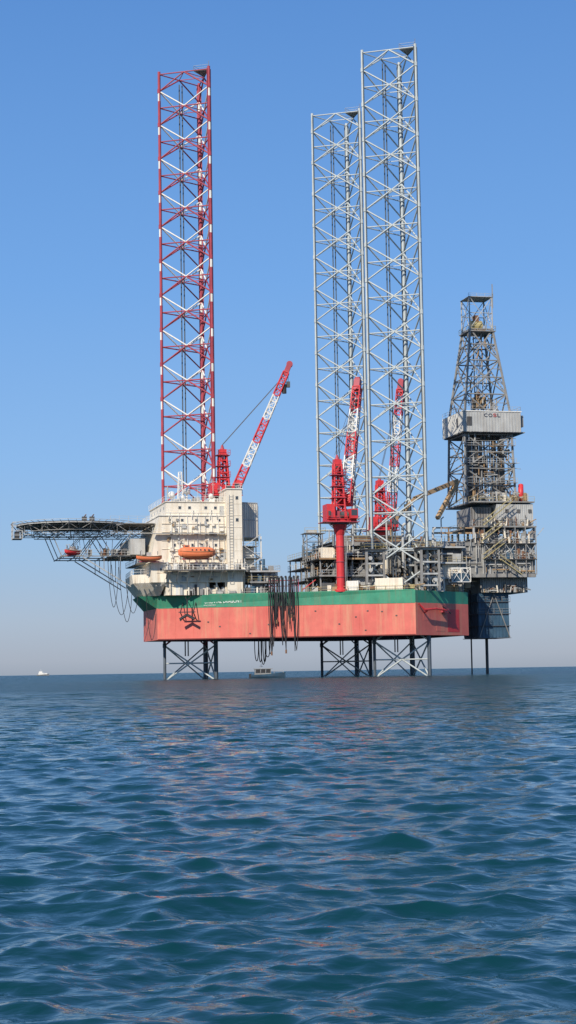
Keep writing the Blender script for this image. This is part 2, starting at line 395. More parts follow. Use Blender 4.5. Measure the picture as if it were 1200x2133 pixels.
for x,y,z in ((-46.3,-12,42),(-42.2,-11,41),(-38.5,-9,43),(-40.8,-12.5,40.5),(-48,-6,41.5),(-37.6,-12.6,41),(-49,-12.5,41)):
    m=MB()
    m.beam((x,y,37.6),(x,y,z),.07,M_LGREY,5); m.beam((x-.7,y,z-.6),(x+.7,y,z-.6),.05,M_LGREY)
    m.beam((x-.4,y,z-1.3),(x+.4,y,z-1.3),.05,M_LGREY); m.obj('roof_antenna',acc)
m=MB(); m.lattice((-45.5,-8,37.6),(-45.5,-8,44.5),1.2,.6,6,M_WHITE,M_WHITE,.05,side=(1,0,0)); m.obj('radio_mast',acc)
for i in range(14):
    m=MB(); x=-48+i*.8;y=U(-12,-7); m.box(x,x+U(.5,1.3),y,y+U(.6,1.4),37.6,37.6+U(.5,1.5),random.choice([M_WHITE,M_LGREY,M_CREAM,M_GREY])); m.obj('roof_locker',acc)
for x in (-46.6,-41.4):
    dv=MB()
    dv.beam((x,-14.3,29.2),(x,-18.2,29.2),.16,M_CREAM); dv.beam((x,-17.2,22.9),(x,-18.2,29.2),.14,M_CREAM)
    dv.beam((x,-18.0,29.2),(x,-18.0,27.4),.04,M_ROPE)
    dv.obj('lifeboat_davit',acc)

# ---------------- helideck
HX,HZ,HR=-67.6,33.6,12.3
hd=MB()
oc=[(HX+HR*math.cos(math.radians(a)),HR*math.sin(math.radians(a))) for a in np.arange(22.5/2,360,22.5)]
hd.prism(oc,HZ-.35,HZ,M_DGREY,mt=M_DECK)
n=len(oc); TD=1.8
for i in range(n):
    a=oc[i];b2=oc[(i+1)%n]
    ao=(HX+(a[0]-HX)*1.1,a[1]*1.1);bo=(HX+(b2[0]-HX)*1.1,b2[1]*1.1)
    ai=(HX+(a[0]-HX)*.93,a[1]*.93);bi=(HX+(b2[0]-HX)*.93,b2[1]*.93)
    hd.beam((*a,HZ-.1),(*ao,HZ+.25),.06,M_LGREY); hd.beam((*ao,HZ+.25),(*bo,HZ+.25),.06,M_LGREY)
    for t in (.33,.66):
        p=Vector((*a,HZ-.1)).lerp(Vector((*b2,HZ-.1)),t); q=Vector((*ao,HZ+.25)).lerp(Vector((*bo,HZ+.25)),t); hd.beam(p,q,.05,M_GREY)
    hd.beam((*a,HZ-.3),(*b2,HZ-.3),.13,M_LGREY); hd.beam((*ai,HZ-TD),(*bi,HZ-TD),.09,M_GREY)
    hd.beam((*a,HZ-.3),(*ai,HZ-TD),.07,M_GREY)
    mi=((ai[0]+bi[0])/2,(ai[1]+bi[1])/2)
    hd.beam((*a,HZ-.4),(*mi,HZ-TD),.065,M_GREY); hd.beam((*b2,HZ-.4),(*mi,HZ-TD),.065,M_GREY)
hd.obj('helideck',rig,'octagonal helicopter deck on grey lattice trusses')
tr=MB(); TD=2.4
for y in (-9,-4.5,0,4.5,9):
    half=math.sqrt(max(1,11.8**2-y*y)); x0=HX-half; x1=-51.4
    k=int((x1-x0)/2.6)
    for i in range(k):
        a=x0+(x1-x0)*i/k; b2=x0+(x1-x0)*(i+1)/k
        tr.beam((a,y,HZ-TD),(b2,y,HZ-TD),.1,M_LGREY); tr.beam((a,y,HZ-.6),(b2,y,HZ-.6),.12,M_GREY)
        tr.beam((a,y,HZ-TD if i%2 else HZ-.6),(b2,y,HZ-.6 if i%2 else HZ-TD),.075,M_GREY); tr.beam((a,y,HZ-TD),(a,y,HZ-.6),.06,M_GREY)
for x in np.arange(-78,-55,3.4):
    hw=math.sqrt(max(1,11.8**2-(x-HX)**2)) if x<-56 else 9
    tr.beam((x,-hw,HZ-.7),(x,hw,HZ-.7),.12,M_GREY); tr.beam((x,-hw*.9,HZ-TD),(x,hw*.9,HZ-TD),.08,M_GREY)
for y in (-7.5,0,7.5):
    tr.beam((-71,y,26.4),(-53.4,y,26.4),.15,M_GREY); tr.beam((-71,y,26.4),(-73,y,HZ-TD),.12,M_GREY)
    tr.beam((-66.5,y,26.2),(-56.3,y,19.9),.15,M_LGREY); tr.beam((-66.5,y,26.4),(-63,y,HZ-TD),.12,M_GREY)
    tr.beam((-60,y,26.4),(-63,y,HZ-TD),.12,M_GREY); tr.beam((-60,y,26.4),(-56,y,HZ-TD),.12,M_GREY)
    tr.beam((-62,y,26.4),(-62,y,23.2),.1,M_GREY); tr.beam((-58.5,y,26.4),(-58.5,y,21.4),.1,M_GREY)
    tr.beam((-70,y,26.4),(-66,y,HZ-TD),.09,M_GREY)
for x in (-71,-68,-65,-62,-59,-56): tr.beam((x,-8,26.3),(x,8,26.3),.12,M_GREY)
tr.box(-60.5,-54,-7.8,7.8,26.5,26.6,M_GREY); tr.box(-71,-66.6,-7.6,-3.4,26.5,26.58,M_GREY)
tr.rail([(-71,-7.9,26.6),(-54,-7.9,26.6)],M_LGREY); tr.rail([(-61,-10.5,HZ),(-51.4,-10.5,HZ)],M_LGREY)
tr.box(-58,-51.4,-10.5,8,HZ-.5,HZ-.35,M_GREY)
tr.box(-56.5,-53.4,-9,7,26.62,30,M_LGREY)
for i in range(30):
    x=U(-70,-55); m_=random.choice([M_GREY,M_LGREY,M_DGREY,M_RUST]); tr.box(x,x+U(.4,1.2),-7.2,-6.2,26.6,26.6+U(.4,1.6),m_) if rnd()<.4 else tr.beam((x,-7.6,26.6),(x+U(-1,1),-7.6,26.6+U(1.5,4.5)),.07,m_)
tr.obj('helideck_support_truss',rig)
pl=MB()
pl.box(-80.8,-78.8,-3,1,30.4,30.5,M_GREY)
for x in (-80.8,-78.8):
    for y in (-3,-1,1): pl.beam((x,y,30.4),(x,y,34.0),.09,M_LGREY)
for z in (31.2,32.2,33.2,34): pl.beam((-80.8,-3,z),(-78.8,-3,z),.07,M_LGREY); pl.beam((-80.8,-3,z),(-80.8,1,z),.07,M_LGREY)
pl.box(-80.4,-79.4,-2.6,-1.2,30.5,32.0,M_DGREY); pl.beam((-79.8,-2,32),(-81,-2,33.4),.12,M_RUST)
pl.obj('fire_monitor_platform',rig)
for x,y in ((-66.4,-9.6),(-64.8,-9.8)):
    m=MB(); m.box(x-.5,x+.5,y-.4,y+.4,HZ,HZ+1.0,M_DGREY); m.beam((x,y,HZ+1),(x+.3,y-.7,HZ+1.4),.12,M_RUST)
    m.obj('deck_foam_monitor',rig)

# ---------------- pedestal cranes
def crane(px,py,z0,zc,zcab,zm,foot,tip,name_label,nb,w0=2.2,w1=1.3,scale=1.0,hook=6):
    b=MB()
    b.beam((px,py,z0),(px,py,zc),.85*scale,M_CRANE,16); b.beam((px,py,zc-2.2),(px,py,zc),.9*scale,M_CRANE,16,r2=1.6*scale)
    b.beam((px,py,z0),(px,py,z0+.5),1.35*scale,M_CRANE,16)
    for z in np.arange(z0+3,zc-3,3.2): b.beam((px,py,z),(px,py,z+.2),.95*scale,M_DRED,16)
    b.beam((px+1.2,py-.6,z0),(px+1.2,py-.6,zc-1),.05,M_LGREY)
    b.beam((px+.8,py-1.0,z0),(px+.8,py-1.0,zc-1),.05,M_LGREY)
    b.beam((px,py,zc),(px,py,zc+.5),2.0*scale,M_DGREY,16)
    cr=b.obj('pedestal_crane',rig,name_label)
    m=MB()
    S=scale
    m.box(px-3.2*S,px+3.2*S,py-1.9*S,py+1.9*S,zc+.5,zc+1.1,M_CRANE)
    m.box(px-3.2*S,px-1.5*S,py-1.9*S,py+1.7*S,zc+1.1,zcab-.2,M_CRANE)
    m.box(px+1.6*S,px+3.1*S,py-1.6*S,py+1.5*S,zc+1.1,zcab-1.2,M_CRANE)
    m.box(px-1.1*S,px+1.4*S,py-.9*S,py+1.7*S,zc+1.1,zcab-1.6,M_DRED)
    m.beam((px-.2,py-1.6*S,zc+1.9),(px+1.4*S,py-1.6*S,zc+1.9),.7*S,M_DGREY,12)
    m.rail([(px-4.0*S,py-2.6*S,zc+.5),(px+3.5*S,py-2.6*S,zc+.5),(px+3.5*S,py+2.2*S,zc+.5)],M_CRANE,r=.06)
    m.box(px-4.1*S,px+3.6*S,py-2.7*S,py+2.3*S,zc+.35,zc+.49,M_DRED)
    for q in range(7):
        x=px+U(-3.2,2.6)*S; m.box(x,x+.5,py-2.3*S,py-1.95*S,zc+1.1,zc+1.1+U(.4,1.8),random.choice([M_DRED,M_DGREY,M_CRANE]))
    m.obj('slewing_platform',cr)
    m=MB(); gx,gy=px+2.35*S,py-2.3*S
    m.box(gx-.8*S,gx+.8*S,gy-.9*S,gy+.68*S,zc+1.1,zc+3.1,M_CRANE); m.box(gx-.65*S,gx+.65*S,gy-.93*S,gy-.9*S-.001,zc+1.7,zc+2.9,M_GLASS)
    m.obj('operator_cab',cr)
    m=MB()
    m.lattice((px,py+.4,zcab-2),(px-.2,py+.4,zm-2),2.3*S,1.5*S,6,M_CRANE,M_CRANE,.15*S,side=(1,0,0))
    m.box(px-1.0*S,px+.6*S,py-.4,py+1.2,zm-2.4,zm-1,M_CRANE)
    m.beam((px-.2,py+.4,zm-1),(px-.2,py+.4,zm),.5*S,M_DRED,10,r2=.2)
    for zz in (zcab+1.2,zcab+3.6,zcab+6):
        m.box(px-1.7*S,px+1.3*S,py-1,py+1.6,zz,zz+.12,M_DRED)
        m.rail([(px-1.7*S,py-1,zz+.1),(px+1.3*S,py-1,zz+.1),(px+1.3*S,py+1.6,zz+.1)],M_CRANE,r=.05)
    m.box(px-.3,px+.1,py+.2,py+.8,zcab-1.5,zm-2.6,M_DRED)
    m.obj('crane_mast',cr)
    m=MB(); f=Vector(foot);t=Vector(tip); d=(t-f).normalized()
    m.lattice(f,t,w0,w1,nb,M_CRANE,M_WHITE,.1*S,h0=w0*.8,h1=w1,band=4)
    side=d.cross(Vector((0,0,1))).normalized(); up2=side.cross(d).normalized()
    if up2.z<0: up2=-up2
    m.obox(t+d*.6,d*1.3,side*w1*.42,up2*w1*.45,M_DRED)
    m.beam(t+d*1.9-side*.5,t+d*1.9+side*.5,.7*S,M_DRED,12)
    m.obox(f+d*1.0,d*1.1,side*(w0*.5-.15),up2*w0*.36,M_CRANE)
    m.obj('crane_boom',cr)
    top=Vector((px-.2,py+.4,zm)); m=MB()
    for o in (-.5,0,.5): m.beam(top+side*o,t+side*o-d*2+up2*.5,.045,M_ROPE,4)
    m.obj('boom_rope',cr)
    m=MB(); hp_=t+d*1.0
    m.beam(hp_,hp_-Vector((0,0,hook*.6)),.05,M_ROPE)
    m.box(hp_.x-.35,hp_.x+.35,hp_.y-.3,hp_.y+.3,hp_.z-hook*.6-1.3,hp_.z-hook*.6,M_DGREY)
    m.beam(t-d*1.2,t-d*1.2-Vector((0,0,2.2)),.12,M_DGREY); m.beam(t-d*1.2-Vector((0,0,1.6)),t-d*1.2-Vector((0,0,3.6)),.5,M_BLACK,10)
    m.obj('hook_block',cr)
    return cr
A=rl(-14.4,8.6,0)
crane(A.x,A.y,37.4,39.2,42.6,51.0,rl(-11.8,7.2,41),rl(-.4,7.0,66.6),'red pedestal crane on the quarters roof',20,2.1,1.2,hook=5)
B=rl(10.3,-6.0,0)
crane(B.x,B.y,ZT,31.8,36.2,46.6,rl(11.7,-4.5,36.2),rl(15.0,5,62.6),'tall red pedestal crane at the deck edge, boom raised',20,2.3,1.6,hook=3)
C=rl(21.6,40,0)
crane(C.x,C.y,ZT,33.6,37.4,47.0,rl(23.6,39,37),rl(26.6,38,67.4),'red pedestal crane on the far deck edge, boom raised',20,2.3,1.5,hook=3)

# ---------------- cluttered modules
def module(mb,x0,x1,y0,y1,zs,dens=1.0,pal=None,walls=.3):
    pal=pal or [M_LGREY,M_GREY,M_GREY,M_DGREY,M_CREAM,M_OCHRE,M_LGREY,M_RUST]
    nx=max(2,int((x1-x0)/3.2)); ny=max(2,int((y1-y0)/5))
    for i in range(nx+1):
        for j in range(ny+1):
            x=x0+(x1-x0)*i/nx;y=y0+(y1-y0)*j/ny
            mb.box(x-.13,x+.13,y-.13,y+.13,zs[0],zs[-1],M_GREY)
    for k,z in enumerate(zs[1:]):
        mb.box(x0-.5,x1+.5,y0-.8,y1+.5,z-.18,z,M_DGREY)
        mb.box(x0-.5,x1+.5,y0-.86,y0-.801,z-.3,z+.05,random.choice([M_LGREY,M_OCHRE,M_GREY]))
        mb.rail([(x0-.5,y1,z),(x0-.5,y0-.75,z),(x1+.5,y0-.75,z),(x1+.5,y1,z)],random.choice([M_YEL,M_LGREY,M_WHITE]))
    for a,b_ in zip(zs[:-1],zs[1:]):
        hgt=b_-a-.3
        for i in range(nx):
            xa=x0+(x1-x0)*i/nx; xb=x0+(x1-x0)*(i+1)/nx
            if rnd()<walls:
                m_=random.choice([M_LGREY,M_GREY,M_CREAM,M_DGREY]); mb.box(xa+.14,xb-.14,y0+.3,y0+.5,a,b_-.2,m_); mb.ribs_y(xa+.2,xb-.2,y0+.3,a,b_-.2,m_,.5)
            elif rnd()<.6:
                mb.beam((xa,y0,a),(xb,y0,b_-.2),.08,M_LGREY)
                if rnd()<.5: mb.beam((xb,y0,a),(xa,y0,b_-.2),.08,M_LGREY)
        for q in range(int((x1-x0)*dens*2.2)):
            x=U(x0,x1-1.5);y=U(y0-.4,y0+ (y1-y0)*.5); m_=random.choice(pal); t=rnd()
            if t<.35: mb.box(x,x+U(.5,2),y,y+U(.5,1.5),a,a+U(.5,hgt),m_)
            elif t<.6:
                r0=U(.2,.6); mb.beam((x,y,a),(x,y,a+U(1,hgt)),r0,m_,10)
            elif t<.8:
                z=U(a+.4,b_-.5); mb.beam((x,y,z),(min(x1,x+U(2,6)),y,z),U(.08,.25),m_,6)
            else:
                mb.tube([(x,y,a),(x,y,a+hgt*.6),(x+U(.5,2),y,a+hgt*.6),(x+2,y,b_)],U(.06,.16),m_)
    for q in range(int((x1-x0)*1.5)):
        x=U(x0,x1-1);y=U(y0,y0+(y1-y0)*.4); z=zs[-1]; m_=random.choice(pal)
        if rnd()<.5: mb.box(x,x+U(.4,1.6),y,y+1,z,z+U(.4,1.6),m_)
        else: mb.beam((x,y,z),(x,y,z+U(.8,3.2)),U(.05,.3),m_,8)
def mod(name,*a,lab=None,**k):
    mb=MB(); module(mb,*a,**k); return mb.obj(name,rig,lab)
mod('process_module',-18,-4,-21,-8,[ZT,21.4,25.0],lab='grey machinery module with railings and pipes',walls=.5)
mod('process_module',5,14.3,-19,-8,[ZT,20.9,24.2,27.6])
mod('process_module',-10,8,-13,4,[ZT,22,26.6],walls=.5,dens=1.5)
mod('process_module',-18,-13,-10,6,[ZT,21,23.8,26.2],pal=[M_DGREY,M_BLUE,M_GREY],walls=.2)
mod('process_module',-8,14,5,20,[ZT,22,27,30.5],walls=.4)
mod('process_module',15,22.5,-7.6,6,[19.2,22.4,25.6,28.4],walls=.25,dens=1.7)
m=MB()
for i in range(110):
    t=U(34,T1-.6); d0=U(-5.5,-1.2); p=HF(t,d0,0); z=ZT; m_=random.choice([M_LGREY,M_GREY,M_CREAM,M_DGREY,M_OCHRE,M_YEL,M_RUST]); k=rnd()
    if k<.5: m.obox(p+Vector((0,0,z+.5)),dF*U(.2,.8),nF*U(.3,.6),Vector((0,0,U(.3,1.3))),m_)
    elif k<.8: m.beam(p+Vector((0,0,z)),p+Vector((0,0,z+U(.8,3.0))),U(.08,.35),m_,8)
    else: m.beam(p+Vector((0,0,z+1)),p+dF*3+Vector((0,0,z+U(.8,1.6))),U(.06,.14),m_,6)
m.obj('deck_machinery',rig)
m=MB()
for i in range(70):
    t=U(6,26); d0=U(-6 if t>17 else -2.4,-1.0); p=HF(t,d0,0); m_=random.choice([M_DGREY,M_GREY,M_BLUE,M_CREAM,M_LGREY])
    m.obox(p+Vector((0,0,ZT+.5)),dF*U(.2,.7),nF*.3,Vector((0,0,U(.3,1.2))),m_) if rnd()<.7 else m.beam(p+Vector((0,0,ZT)),p+Vector((0,0,ZT+U(1,2.4))),.08,m_,6)
m.obj('deck_machinery',rig)
m=MB(); module(m,-32,-26.5,-17,-8,[ZT,20.3,22.6],pal=[M_BLUE,M_DGREY,M_BLUE,M_GREY],walls=.3,dens=2); m.obj('utility_platform',rig)
m=MB(); m.lattice((-17.8,-14,25.5),(-17.8,-14,30.8),3.4,3.4,3,M_GREY,M_GREY,.08,side=(1,0,0)); m.beam((-17.8,-14,21),(-17.8,-14,25.5),.5,M_GREY,8)
m.box(-20,-15.4,-16,-12,30.7,30.8,M_GREY); m.rail([(-20,-16,30.8),(-15.4,-16,30.8),(-15.4,-12,30.8)],M_YEL); m.box(-19,-17,-15,-13,30.8,31.5,M_LGREY)
m.obj('equipment_tower',rig)
for X,Y,z0,z1,r_ in ((9.3,0,25,36,.12),(20.9,8,26,34,.2),(33,10,26,34,.14),(24,2,27,32,.3),(13.5,6,25,33,.18),(30.5,2,27,31,.25)):
    m=MB(); p=rl(X,Y,z0-4); m.beam(p,(p.x,p.y,z1),r_,M_LGREY,8); m.beam((p.x,p.y,z1),(p.x+.6,p.y,z1+.5),r_,M_LGREY,8)
    m.obj('vent_stack',rig)

# ---------------- cantilever, drill floor, derrick
cl=MB()
for y in (-9,9):
    cl.box(-12,35.0,y-.5,y+.5,28.5,29.3,M_GREY); cl.box(4,35.0,y-.5,y+.5,21.5,22.3,M_GREY)
    cl.box(4,35.0,y-.15,y+.15,22.3,28.5,M_GREY)
    for x in np.arange(5,35.0,1.6): cl.box(x-.1,x+.1,y-.45,y-.151,22.3,28.5,M_LGREY)
cl.box(-10,22,-8.4,8.4,29.31,29.5,M_DGREY); cl.rail([(-10,-8.6,29.5),(21,-8.6,29.5)],M_YEL)
for i in range(30):
    y=U(-7.5,7); z=29.7+.25*int(U(0,6)); x=U(-9,2); cl.beam((x,y,z),(x+U(9,13),y,z),.13,random.choice([M_RUST,M_OCHRE,M_GREY]),6)
for i in range(50):
    x=U(10,34.5); z=U(22.5,28.5); m_=random.choice([M_GREY,M_DGREY,M_OCHRE,M_LGREY,M_LGREY])
    cl.beam((x,-9.8,z),(min(35,x+U(1,5)),-9.8,z),U(.06,.18),m_,6) if rnd()<.5 else cl.beam((x,-9.9,z),(x,-9.9,z+U(1,4)),U(.06,.2),m_,6)
cl.obj('cantilever_beam',rig)
df=MB(); cx=27.7
df.box(cx-7.5,cx+7.2,-8.8,8.8,29.5,30.1,M_DGREY)
df.box(23.5,34.5,-6.6,6.6,22.0,29.0,M_LGREY); df.ribs_y(23.5,34.5,-6.6,22,29,M_LGREY,.55); df.ribs_x(-6.6,6.6,23.5,22,29,M_LGREY,.55)
df.box(23.2,33.9,-6.9,6.9,18.2,21.9,M_GREY); df.ribs_y(23.2,33.9,-6.9,18.2,21.9,M_LGREY,.45); df.ribs_x(-6.9,6.9,23.2,18.2,21.9,M_LGREY,.45)
for z in (22.0,25.5,29.0):
    df.box(22.6,35.0,-10.4 if z>22 else -8.1,8.0,z-.1,z+.06,M_DGREY); yy=-10.3 if z>22 else -8; df.rail([(22.6,8,z+.06),(22.6,yy,z+.06),(35.0,yy,z+.06)],M_YEL if z<25 else M_LGREY)
df.box(cx-7.4,cx+7.7,-9.6,9.6,32.7,33.0,M_GREY); df.rail([(cx-7.4,9.5,33),(cx-7.4,-9.5,33),(cx+7.7,-9.5,33)],M_LGREY)
for x in np.arange(cx-7,cx+7.6,2.4):
    for y in (-8.6,8.6): df.box(x-.2,x+.2,y-.2,y+.2,29.9,32.7,M_GREY)
    df.beam((x,-8.6,30),(x+2.4,-8.6,32.7),.1,M_LGREY)
df.box(cx-1.5,cx+7.2,-9,-2,33.01,38.0,M_LGREY); df.ribs_y(cx-1.5,cx+7.2,-9,33.1,38.0,M_LGREY,.5)
df.box(cx-6.8,cx-1.9,-7,3,33.01,37.4,M_GREY); df.ribs_y(cx-6.8,cx-1.9,-7,33.1,37.4,M_DGREY,.7)
df.box(cx-7.4,cx+7.5,-9.4,9,38.3,38.6,M_GREY); df.rail([(cx-7.4,9,38.6),(cx-7.4,-9.3,38.6),(cx+7.5,-9.3,38.6)],M_YEL)
for x,z in ((cx+.5,36),(cx+3.3,36),(cx+6,36)): df.box(x,x+.8,-9.16,-9.101,z,z+.8,M_DGREY)
for k,(xa,za,xb,zb) in enumerate(((cx-6,29.5,cx-1,33),(cx-5.5,33,cx+1.5,38.4),(22,25.5,27,29),(31,22,26,25.5))):
    for dy in (0,.8): df.beam((xa,-10.6-dy*.9,za),(xb,-10.6-dy*.9,zb),.1,M_YEL); df.beam((xa,-10.6-dy*.9,za+1),(xb,-10.6-dy*.9,zb+1),.05,M_YEL)
    for s in range(12):
        t=s/12; df.box(xa+(xb-xa)*t-.15,xa+(xb-xa)*t+.15,-11.3,-10.6,za+(zb-za)*t,za+(zb-za)*t+.05,M_GREY)
pal=[M_LGREY,M_LGREY,M_GREY,M_GREY,M_DGREY,M_DGREY,M_OCHRE,M_CREAM,M_RUST,M_BLUE]
for i in range(380):
    lev=random.choice((18.2,22.1,25.6,25.6,29.1,29.1,30.2,33.05,33.05,38.65,38.65)); hh=2.4; x=U(cx-7.5,cx+6)
    y=U(-10.3,-9.2) if lev>22.2 else U(-7.9,-6.95)
    if lev>33: y=U(-9.4,-7)
    if lev==33.05: y=-9.5
    if lev<29: x=U(22.7,33.6)
    m_=random.choice(pal); t=rnd(); sc=.6 if lev in (33.05,18.2) else 1
    if t<.35: df.box(x,x+U(.3,1.2)*sc,y,y+.5*sc,lev,lev+U(.4,hh)*sc,m_)
    elif t<.7: df.beam((x,y,lev),(x+U(-.3,.3),y,lev+U(.8,hh)),U(.07,.3)*sc,m_,8)
    else: df.beam((x,y,lev+U(.3,2)),(x+U(1,2.3),y,lev+U(.3,2)),U(.05,.14),m_,6)
xs=np.linspace(22.7,34.9,6)
for x in xs: df.beam((x,-10.2,22),(x,-10.2,32.7),.12,M_GREY)
for a,b_ in ((0,1),(2,3),(4,5)):
    df.beam((xs[a],-10.2,25.5),(xs[b_],-10.2,29),.08,M_LGREY); df.beam((xs[a],-10.2,29),(xs[b_],-10.2,25.5),.08,M_LGREY)
df.obj('drill_floor',rig,'stacked grey ribbed drill floor substructure with stairs')
m=MB(); m.beam((cx+5.6,-6,38.6),(cx+5.6,-6,42.6),.6,M_CRANE,14); m.sphere((cx+5.6,-6,42.6),.6,M_CRANE,.6); m.obj('red_surge_tank',rig,smooth=True)
m=MB(); m.box(22.4,29.6,-6,4.0,8.1,18.15,M_BLUE); m.ribs_y(22.4,29.6,-6,8.2,18.1,M_BLUE,.8); m.ribs_x(-6,4.0,22.4,8.2,18.1,M_BLUE,1)
for z in (8.1,10.8,13.5,16.2): m.box(22.1,29.9,-6.3,4.3,z-.12,z,M_DGREY)
m.rail([(22.1,-6.2,16.2),(29.9,-6.2,16.2)],M_GREY); m.rail([(22.1,-6.2,13.5),(29.9,-6.2,13.5)],M_GREY)
m.beam((22.4,-6.3,8.2),(26,-6.3,18),.12,M_GREY); m.beam((29.6,-6.3,8.2),(26,-6.3,18),.12,M_GREY)
m.obj('wellhead_platform',rig,'dark blue boxed platform slung under the cantilever')
for X,Y,r_,zt in ((40.6,26,.17,19),(44.2,27,.34,12)):
    m=MB(); p=rl(X,Y,0); m.beam((p.x,p.y,-3),(p.x,p.y,zt),r_,M_DGREY,12); m.obj('conductor_pipe',rig)

dk=MB(); DX=26.0
def ring(z,hw,cx_=DX): return [Vector((cx_-hw,-hw,z)),Vector((cx_+hw,-hw,z)),Vector((cx_+hw,hw,z)),Vector((cx_-hw,hw,z))]
def derr(levels,mcol,r0,r1):
    R=[ring(z,hw) for z,hw in levels]
    for i in range(len(R)-1):
        for k in range(4):
            a,b2=R[i][k],R[i][(k+1)%4];c,d=R[i+1][k],R[i+1][(k+1)%4]
            dk.beam(a,c,r0,mcol,6); mi=(c+d)/2; m0=(a+b2)/2
            dk.beam(c,d,r1,mcol,5)
            if i%2==0: dk.beam(a,mi,r1,mcol,5); dk.beam(b2,mi,r1,mcol,5)
            else: dk.beam(m0,c,r1,mcol,5); dk.beam(m0,d,r1,mcol,5)
            dk.beam((a+c)/2,(c+mi)/2 if i%2==0 else (m0+c)/2,r1*.6,mcol,4)
            dk.beam((b2+d)/2,(d+mi)/2 if i%2==0 else (m0+d)/2,r1*.6,mcol,4)
derr([(38.6,6.0),(42.5,5.9),(46.4,5.8),(50.2,5.7),(54.2,5.6),(59.5,5.4),(63.6,4.85),(67.6,4.3),(71.6,3.75),(75.4,3.2),(79,2.75)],M_GREY,.29,.16)
derr([(79,2.75),(82.8,2.75),(86.6,2.75)],M_LGREY,.15,.09)
derrick=dk.obj('derrick',rig,'grey tapered lattice drilling derrick')
m=MB(); W=7.0; DW=DX+.4; za,zb_=54.6,59.3
for (x0,x1,y0,y1) in ((DW-W,DW+W,-W,-W+.2),(DW-W,DW+W,W-.2,W),(DW-W,DW-W+.2,-W+.21,W-.21),(DW+W-.2,DW+W,-W+.21,W-.21)):
    m.box(x0,x1,y0,y1,za,zb_,M_LGREY)
m.ribs_y(DW-W,DW+W,-W,za,zb_,M_LGREY,.7,d=.08,w=.08); m.ribs_x(-W,W,DW-W,za,zb_,M_WHITE,.7,d=.08,w=.08)
m.box(DW-W+.25,DW+W-.25,-W+.25,W-.25,za-.2,za-.05,M_DGREY)
m.box(DW-W-.12,DW-W-.081,-4.2,-3,56,58,M_DGREY)
m.box(DW-W-.2,DW+W+.2,-W-.14,-W-.09,zb_-.1,zb_+.1,M_WHITE)
m.box(DW-W+1,DW-W+2.2,-W-.13,-W-.085,56,58,M_DGREY)
m.rail([(DW-W,W,zb_),(DW-W,-W,zb_),(DW+W,-W,zb_),(DW+W,W,zb_)],M_LGREY)
m.box(DW+W,DW+W+1.0,-W+1,W-3,56,58.6,M_GREY); m.box(DW+W+.1,DW+W+1.3,-W+1,W-3,za,za+.2,M_GREY)
m.obj('wind_wall',derrick,'pale grey ribbed wind wall enclosure')
xx=DW-1.9
for chh,mm,wd in (('C',M_NAVY,.85),('O',M_NAVY,.95),('S',M_LRED,.8),('L',M_NAVY,.7)):
    text_mesh(chh,'company_lettering',(xx+wd/2,-W-.13,58.4),(1,0,0),(0,0,1),wd,.75,mm,derrick); xx+=wd+.2
m=MB()
for i in range(46):
    x=DX+U(-4,3.8); y=U(-3.5,3.5); m.beam((x,y,38.6),(x,y,U(50,60) if i%3 else U(60,66)),U(.1,.16),random.choice([M_DGREY,M_GREY,M_LGREY,M_OCHRE]),6)
m.obj('drill_pipe_stands',derrick)
m=MB()
for x in (-1,1): m.beam((DX+x,0,38.6),(DX+x,0,80),.14,M_GREY)
for x in (-.4,0,.4): m.beam((DX+x,.2,63),(DX+x,.2,79),.05,M_ROPE)
m.box(DX-1.4,DX+1.4,-1,1,61,63.5,M_OCHRE); m.beam((DX-.3,0,63),(DX-.3,0,64.8),.7,M_RUST,10)
m.box(DX-1.4,DX+1.4,-.8,.8,45,50,M_DGREY)
m.obj('travelling_gear',derrick)
for x in (-4.2,3.6):
    m=MB(); m.box(DX+x-.5,DX+x+.5,-4.5,-3,38.6,54,M_DGREY); m.obj('derrick_duct',derrick)
for z,hw in ((43,6.2),(47.5,6.1),(51.5,6.0)):
    m=MB(); m.box(DX-hw,DX+hw,-hw-.8,-hw,z,z+.1,M_GREY); m.rail([(DX-hw,-hw-.8,z),(DX+hw,-hw-.8,z)],M_LGREY); m.obj('derrick_gallery',derrick)
m=MB()
for i in range(120):
    z=U(39,54); x=DX+U(-5.8,5); m_=random.choice([M_GREY,M_DGREY,M_LGREY,M_LGREY,M_OCHRE]); y=U(-5.9,-4.5)
    m.beam((x,y,z),(x+U(.5,3),y,z+U(-.5,.5)),U(.06,.16),m_,6) if rnd()<.5 else m.beam((x,y,z),(x,y,z+U(1,4)),U(.06,.2),m_,6)
m.obj('derrick_pipework',derrick)
m=MB()
for i in range(60):
    z=U(59.4,78); hw=2.2+(79-z)*.13; x=DX+U(-hw,hw*.6); m.beam((x,-hw*.6,z),(x+U(-.3,1.2),-hw*.6,z+U(.3,2.5)),U(.06,.18),random.choice([M_GREY,M_DGREY,M_OCHRE,M_LGREY]),6)
m.obj('derrick_pipework',derrick)
m=MB()
m.box(DX-3.3,DX+3.3,-3.3,3.3,78.4,78.6,M_GREY); m.rail([(DX-3.3,-3.3,78.6),(DX+3.3,-3.3,78.6),(DX+3.3,3.3,78.6),(DX-3.3,3.3,78.6),(DX-3.3,-3.3,78.6)],M_YEL)
m.beam((DX-1.5,0,80.2),(DX+1.0,0,80.2),1.25,M_YEL,14); m.box(DX-2,DX+1.6,-1.4,1.4,78.59,79.4,M_OCHRE); m.box(DX-.8,DX+.2,-.8,.8,81,82.6,M_RUST)
m.obj('crown_block',derrick)
m=MB(); m.box(DX-3,DX+3,-3,3,86.5,86.56,M_LGREY); m.rail([(DX-3,-3,86.5),(DX+3,-3,86.5),(DX+3,3,86.5)],M_LGREY,h=.8); m.obj('derrick_top_platform',derrick)
